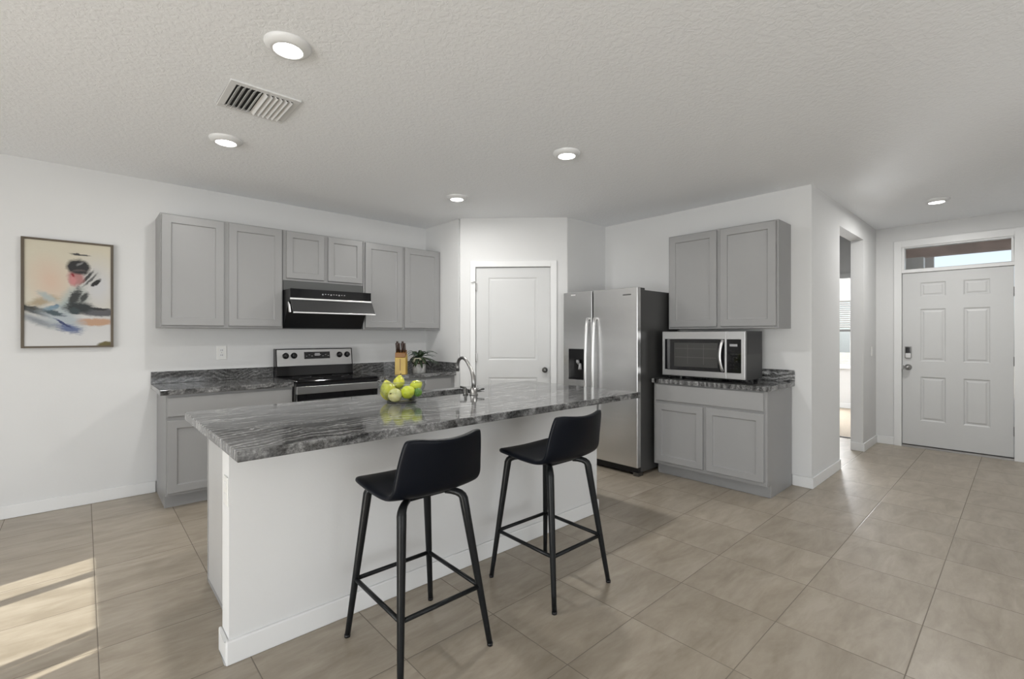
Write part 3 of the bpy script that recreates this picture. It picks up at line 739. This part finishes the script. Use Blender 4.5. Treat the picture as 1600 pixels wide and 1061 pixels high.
# ------------------------------------------------------------------ knife block and plant
kx, ky = 2.475, 4.435
kb = thing('knife_block', 'bamboo knife block with dark handled knives on the corner worktop', 'knife block', (kx, ky, .914))
KX = Matrix.Translation((kx, ky, .914)) @ Matrix.Rotation(-.72, 4, 'Z')
mb = MB(KX).prism([(-.055, 0), (.055, 0), (.055, .17), (.035, .215), (-.050, .175)], -.056, .056, 'x'); blk = mb.build('block', 'bamboo', kb, bevel=.004)
MB(KX).box(-.003, .003, -.0558, -.0552, .04, .165).build('slot_groove', 'amber', blk)
MB(KX).prism([(-.052, .178), (.035, .217), (.030, .255), (-.046, .225)], -.054, .054, 'x').build('slotted_top', 'amber', kb, bevel=.003)
for i, x in enumerate((-.042, -.015, .014, .042)):
    for k, y in enumerate((-.025, .012)):
        if k == 1 and i % 2: continue
        z0 = .222+.018*k
        mb = MB(KX).tube([(x, y, z0), (x+.002, y-.006, z0+.05), (x, y-.014, z0+.105)], [.0085, .009, .0105], 10, 1.3); mb.build('knife_handle', 'handle', kb)
        MB(KX).box(x-.004, x+.004, y-.006, y+.002, z0-.002, z0+.018).build('bolster', 'silver', kb)
px, py = 2.705, 4.46
pp = thing('potted_plant', 'spiky green succulent in a marbled white pot on the corner worktop', 'plant', (px, py, .914))
MB().lathe([(0, 0), (.066, 0), (.070, .004), (.074, .10), (.070, .104), (0, .104)], (px, py, .914), 36).build('pot', 'pot', pp)
MB().lathe([(.072, .112), (.077, .112), (.079, .165), (.074, .167), (.070, .150), (0, .148)], (px, py, .914), 36).build('pot_rim', 'potrim', pp)
MB().lathe([(.074, .101), (.0765, .101), (.0765, .113), (.074, .113)], (px, py, .914), 36, close=True).build('pot_band', 'handle', pp)
MB().lathe([(0, .150), (.068, .150), (.066, .156), (0, .160)], (px, py, .914), 24).build('soil', 'soil', pp)
random.seed(3)
for i in range(34):
    a = i*2.399; L = random.uniform(.15, .25); up = random.uniform(-.03, .085)
    c = Vector((px, py, 1.068)); dr = Vector((math.cos(a), math.sin(a), 0)); sd_ = dr.cross(Vector((0, 0, 1)))
    if dr.x*.738-dr.y*.675 < -.2: L *= .5
    mb = MB(); n = 7; L_, R_, T_ = [], [], []
    wd = random.uniform(.014, .022)
    for k in range(n):
        q = k/(n-1); p = c+dr*(.012+L*q)+Vector((0, 0, .012+up*math.sin(q*PI*.62)*1.1-.055*q*q*(1.6 if up < .03 else .6)))
        ww = wd*(1-q)**.7*(1+1.2*q)
        L_.append(mb.v(p+sd_*ww+Vector((0, 0, .003)))); R_.append(mb.v(p-sd_*ww+Vector((0, 0, .003)))); T_.append(mb.v(p-Vector((0, 0, .004*(1-q)+.0003))))
    for k in range(n-1):
        mb.f([L_[k], L_[k+1], R_[k+1], R_[k]], True); mb.f([L_[k], T_[k], T_[k+1], L_[k+1]], True); mb.f([R_[k], R_[k+1], T_[k+1], T_[k]], True)
    mb.build('leaf', 'leafpale' if i % 4 == 1 else 'leaf', pp)

# ------------------------------------------------------------------ fridge
fr = thing('refrigerator', 'tall steel side-by-side fridge with water dispenser', 'fridge', (4.2, 2.88, 0))
FY0, FY1 = 2.432, 3.340; XF = 3.805
MB().box(3.875, 4.570, FY0+.006, FY1-.006, .03, 1.755).build('case', 'case', fr, bevel=.004)
MB().box(3.862, 3.875, FY0+.012, FY1-.012, .10, 1.76).build('door_gasket', 'gap', fr)
FF = facing((3.862, 0, 0), (0, -1, 0), (-1, 0, 0))
def fdoor(y0, y1, cell=None):
    mb = MB(FF); mb.panel(-y1, -y0, .085, 1.775, 3.862-XF, cells=[cell] if cell else (), prof=((0, 0), (.003, -.03), (.004, -.05)), ch=.003)
    return mb.build('door', 'steel', fr)
dl = fdoor(2.961, FY1, (-3.268, -3.045, .862, 1.182)); dr_ = fdoor(FY0, 2.943)
MB(FF).box(-3.266, -3.047, -.012, -.006, .865, 1.179).build('dispenser_recess', 'black', dl)
MB(FF).box(-3.266, -3.047, -.056, -.012, 1.07, 1.179).build('dispenser_panel', 'black', dl)
MB(FF).box(-3.262, -3.050, -.060, -.012, .865, .872).build('dispenser_tray', 'black', dl)
mb = MB(FF).tube([(-3.165, -.03, 1.075), (-3.160, -.035, 1.045), (-3.150, -.03, 1.02)], [.018, .020, .012], 12).tube([(-3.135, -.03, 1.03), (-3.130, -.036, .99), (-3.128, -.04, .965)], [.012, .018, .020], 12)
mb.build('dispenser_paddle', 'display', dl)
MB(FF).box(-3.235, -3.175, -.0585, -.0565, 1.739, 1.752).build('badge', 'silver', dl)
MB(FF).box(-2.590, -2.500, -.0585, -.0565, 1.703, 1.714).build('badge', 'darkmetal', dr_)
def fhandle(y, parent):
    pts = []
    for k in range(13):
        q = k/12; pts.append((3.805-.022-.038*math.sin(q*PI)**.5, y, .42+1.075*q))
    mb = MB().tube(pts, .0145, 12, 1.0).tube([(3.806, y, .425), (3.78, y, .425)], .014, 10).tube([(3.806, y, 1.49), (3.78, y, 1.49)], .014, 10); mb.build('handle', 'steel_lite', parent)
fhandle(3.000, dl); fhandle(2.908, dr_)
MB().box(3.845, 3.875, FY0+.01, FY1-.01, .02, .08).build('base_grille', 'black', fr)
MB().box(3.825, 3.905, FY0, FY0+.06, .0, .035).build('foot', 'darkmetal', fr, bevel=.004)
MB().box(3.825, 3.905, FY1-.06, FY1, .0, .035).build('foot', 'darkmetal', fr, bevel=.004)
MB().box(3.85, 3.95, FY0+.01, FY0+.07, 1.755, 1.775).build('hinge_cover', 'case', fr, bevel=.004)

# ------------------------------------------------------------------ microwave
mw = thing('microwave', 'steel and black microwave oven standing on the small granite worktop', 'microwave', (4.3, 1.97, .914))
MY0, MY1, MX = 1.585, 2.345, 4.10
MB().box(MX+.03, MX+.385, MY0, MY1, .940, 1.360).build('case', 'mwcase', mw, bevel=.003)
FM = facing((MX+.03, 0, 0), (0, -1, 0), (-1, 0, 0))
SP = -(MY0+.155)
mb = MB(FM); mb.panel(-MY1, SP-.001, .947, 1.358, .030, cells=[(-MY1+.022, SP-.001-.012, 1.000, 1.290)], prof=((0, 0), (.002, -.004), (.003, -.006))); md_ = mb.build('door', 'steel_range', mw)
MB(FM).box(-MY1+.024, SP-.013, -.026, -.012, 1.002, 1.288).build('window', 'gloss', md_)
mb = MB(FM); mb.box(-MY1+.12, SP-.075, -.0266, -.026, 1.035, 1.255); mb.build('window_mesh', 'meshgrey', md_)
mb = MB(FM)
for z in (1.12, 1.20): mb.box(-MY1+.13, SP-.09, -.0272, -.0266, z, z+.004)
for a in (.25, .40): mb.box(-MY1+a, -MY1+a+.004, -.0272, -.0266, 1.06, 1.24)
mb.build('rack_lines', 'darkmetal', md_)
mb = MB(FM); mb.panel(SP+.001, -MY0, .947, 1.358, .030, cells=[(SP+.002, -MY0-.03, 1.000, 1.290)], prof=((0, 0), (.002, -.004), (.003, -.006))); pn = mb.build('control_panel', 'steel_range', mw)
MB(FM).box(SP+.003, -MY0-.032, -.026, -.012, 1.002, 1.288).build('keypad', 'gloss', pn)
MB(FM).box(SP+.028, SP+.092, -.0266, -.026, 1.228, 1.248).build('display', 'display', pn)
mb = MB(FM)
for r in range(6):
    for c in range(3):
        if (r+c) % 4 != 3: mb.box(SP+.030+c*.024, SP+.043+c*.024, -.0266, -.026, 1.035+r*.031, 1.042+r*.031)
mb.build('key_marks', 'filter', pn)
pts = [(SP-.030-.014*math.sin(PI*k/10), -.032-.030*math.sin(PI*k/10)**.6, 1.012+.268*k/10) for k in range(11)]
MB(FM).tube(pts, .011, 12, 1.4).build('handle', 'steel_lite', md_)
MB().box(MX+.06, MX+.36, MY0-.0015, MY0, 1.16, 1.345).build('side_vent_plate', 'black', mw)
for x in (MX+.06, MX+.34):
    for y in (MY0+.04, MY1-.04): MB().lathe([(0, 0), (.018, 0), (.018, .027), (0, .027)], (x, y, .914), 16).build('foot', 'black', mw)

# ------------------------------------------------------------------ bar stools
def stool_proto(label, loc):
    t = thing('bar_stool', label, 'stool', loc, 'black bar stools at the island')
    ox, oy = loc[0], loc[1]
    L = Matrix.Translation((ox, oy, 0))
    # shell: s along the centre line (front edge of seat -> top of back), u across
    cl = [(.214, .676, .172), (.206, .687, .196), (.170, .692, .210), (.10, .689, .215), (.02, .682, .216), (-.07, .678, .217), (-.130, .682, .216), (-.176, .698, .213), (-.202, .728, .210), (-.217, .775, .205), (-.229, .825, .198), (-.240, .875, .189), (-.247, .908, .181), (-.250, .922, .172)]
    n, mU = len(cl), 13
    mb = MB(L); g_ = []
    for k, (y, z, hw) in enumerate(cl):
        row = []
        q = k/(n-1)
        for j in range(mU):
            u = -1+2*j/(mU-1); au = abs(u)
            back = max(0, min(1, (k-5)/4.0)); crn = max(0, min(1, (k-4)/2.5))*max(0, min(1, (11.5-k)/4.0))
            yy = y + back*.046*au**2.2 + (0 if k > 1 else -.016*au**3)
            zz = z + .010*au**2*(1-back) + crn*.004*au**3 + (back*(.015*au**2-(.011*au**9 if k == n-1 else .003*au**9 if k == n-2 else 0)) if k >= 10 else back*.004*au**2) + (-.004*(1-au) if k > 11 else 0)
            row.append(mb.v((u*hw, yy, zz)))
        g_.append(row)
    for k in range(n-1):
        for j in range(mU-1): mb.f([g_[k][j], g_[k][j+1], g_[k+1][j+1], g_[k+1][j]], True)
    o = mb.build('seat_shell', 'leather', t, smooth=True)
    md = o.modifiers.new('solid', 'SOLIDIFY'); md.thickness = .026; md.offset = 0; 
    md = o.modifiers.new('sub', 'SUBSURF'); md.levels = 2; md.render_levels = 2
    # stitched piping along the rim
    # legs: bent tube at the top under the seat
    for sx, sy in ((-1, 1), (1, 1), (-1, -1), (1, -1)):
        foot = Vector((sx*.213, sy*.232, .008)); knee = Vector(((sx*.150 if sy > 0 else -.172 if sx < 0 else .122), sy*.168, .632))
        mb = MB(L); pts, rad = [], []
        for k in range(9): q = k/8; pts.append(foot.lerp(knee, q)); rad.append(.0118+.0072*q)
        inn = Vector((knee.x*.62, sy*.10, .660)); cp = knee+(knee-foot).normalized()*.035
        for q in (.2, .4, .6, .8, 1.0):
            pts.append(knee*(1-q)**2+cp*2*q*(1-q)+inn*q*q); rad.append(.019-.006*q)
        mb.tube(pts, rad, 14); lg = mb.build('leg', 'legs', t)
        MB(L).lathe([(0, 0), (.0125, 0), (.013, .012), (0, .012)], (sx*.2135, sy*.2325, 0), 14).build('glide', 'black', lg)
    def at(sx, sy, z): 
        q = (z-.008)/.624; kx_ = sx*.150 if sy > 0 else -.172 if sx < 0 else .122
        return Vector((sx*.213*(1-q)+kx_*q, sy*(.232-.064*q), z))
    zr = .255
    for a, b in (((-1, 1), (1, 1)), ((1, 1), (1, -1)), ((1, -1), (-1, -1)), ((-1, -1), (-1, 1))):
        MB(L).tube([at(*a, zr), at(*b, zr)], .0095, 12, 1.15).build('footrest_bar', 'legs', t)
    MB(L).box(-.11, .085, -.11, .11, .654, .666).build('mounting_plate', 'legs', t, bevel=.003)
    return t
stool_proto('black leather bar stool nearest the camera at the left of the island', (1.070, 1.775, 0))
stool_proto('black leather bar stool farther along the island beside the fridge end', (1.865, 1.740, 0))

# ------------------------------------------------------------------ wall things
pa = thing('framed_painting', 'abstract figure painting in a thin bronze frame', 'painting', (-.385+.05, YA, 1.229))
PX0, PX1, PZ0, PZ1 = -.335, .180, 1.229, 2.046
mb = MB()
for b in ((PX0, PX0+.017, PZ0, PZ1), (PX1-.017, PX1, PZ0, PZ1), (PX0+.014, PX1-.014, PZ0, PZ0+.014), (PX0+.014, PX1-.014, PZ1-.014, PZ1)): mb.box(b[0], b[1], YA-.035, YA, b[2], b[3])
mb.build('frame', 'frame', pa, bevel=.001)
M['painting'] = m_painting(PX1-PX0, PZ1-PZ0)
MB().box(PX0+.014, PX1-.014, YA-.026, YA-.004, PZ0+.014, PZ1-.014).build('canvas', 'painting', pa)
def outlet(x, z, label):
    t = thing('wall_outlet', label, 'outlet', (x, YA, z), 'white wall outlets')
    MB().box(x-.040, x+.040, YA-.006, YA, z-.063, z+.063).build('cover_plate', 'plastic', t, bevel=.003)
    for dz in (.022, -.022):
        s_ = MB().box(x-.017, x+.017, YA-.0075, YA-.006, z+dz-.015, z+dz+.015).build('socket', 'white', t, bevel=.001)
        MB().box(x-.008, x-.005, YA-.0082, YA-.0075, z+dz-.006, z+dz+.006).box(x+.005, x+.008, YA-.0082, YA-.0075, z+dz-.006, z+dz+.006).build('slot', 'gap', s_)
    MB().lathe([(.0035, 0), (.003, .001), (0, .001)], (x, YA-.006, z), 12, ax=(0, -1, 0)).build('screw', 'nickel', t)
outlet(.935, 1.165, 'white double outlet on the wall left of the cooker')
sw = thing('light_switch', 'white light switch on the hall wall beside the front door', 'switch', (6.985, YC, 1.13))
MB().box(6.950, 7.020, YC-.006, YC, 1.075, 1.190).build('cover_plate', 'plastic', sw, bevel=.003)
MB().box(6.972, 6.998, YC-.010, YC-.006, 1.105, 1.160).build('rocker', 'white', sw, bevel=.002)

# ------------------------------------------------------------------ ceiling fixtures
def downlight(x, y, label, power=5.5):
    t = thing('ceiling_light', label, 'ceiling light', (x, y, H), 'round ceiling lights')
    MB().lathe([(.098, 0), (.098, -.004), (.092, -.014), (.078, -.024), (.064, -.028), (.060, -.026), (.060, 0)], (x, y, H), 48).build('trim_ring', 'white', t)
    MB().lathe([(.0, -.027), (.040, -.0268), (.0595, -.024), (.0595, -.004), (0, -.004)], (x, y, H), 40).build('diffuser', 'lamp', t)
    light('lamp_light', 'AREA', (x, y, H-.034), power, (1, .985, .955), shape='DISK', size=.115)
downlight(.680, 2.235, 'largest round ceiling light, beside the air vent')
downlight(.702, 3.590, 'round ceiling light above the left wall cabinets, behind the vent', 8)
downlight(2.552, 2.210, 'round ceiling light over the right end of the island', 11)
downlight(2.602, 3.614, 'smallest round ceiling light, in front of the pantry door', 9)
downlight(6.068, .572, 'round ceiling light in the entry before the front door', 13)
vt = thing('ceiling_vent', 'white rectangular air vent with slanted slats in the ceiling', 'vent', (.72, 2.89, H))
vx0, vx1, vy0, vy1 = .552, .897, 2.712, 3.070; fw_ = .034
mb = MB()
for b in ((vx0, vx1, vy0, vy0+fw_), (vx0, vx1, vy1-fw_, vy1), (vx0, vx0+fw_, vy0+fw_, vy1-fw_), (vx1-fw_, vx1, vy0+fw_, vy1-fw_)): mb.box(b[0], b[1], b[2], b[3], H-.010, H)
mb.build('frame', 'white', vt, bevel=.003)
MB().box(vx0+fw_, vx1-fw_, vy0+fw_, vy1-fw_, H-.0015, H-.0005).build('duct_shade_sheet', 'gap', vt)  # flat dark sheet, the shade inside the duct given as colour
ns = 11
for i in range(ns):
    x = vx0+fw_+.013+(vx1-vx0-2*fw_-.026)*i/(ns-1)
    mb = MB(Matrix.Translation((x, 0, H-.0125)) @ Matrix.Rotation(-.72 if i < 5 else .72, 4, 'Y')); mb.box(-.0125, .0125, vy0+fw_, vy1-fw_, -.0006, .0006)
    mb.build('slat', 'white', vt)
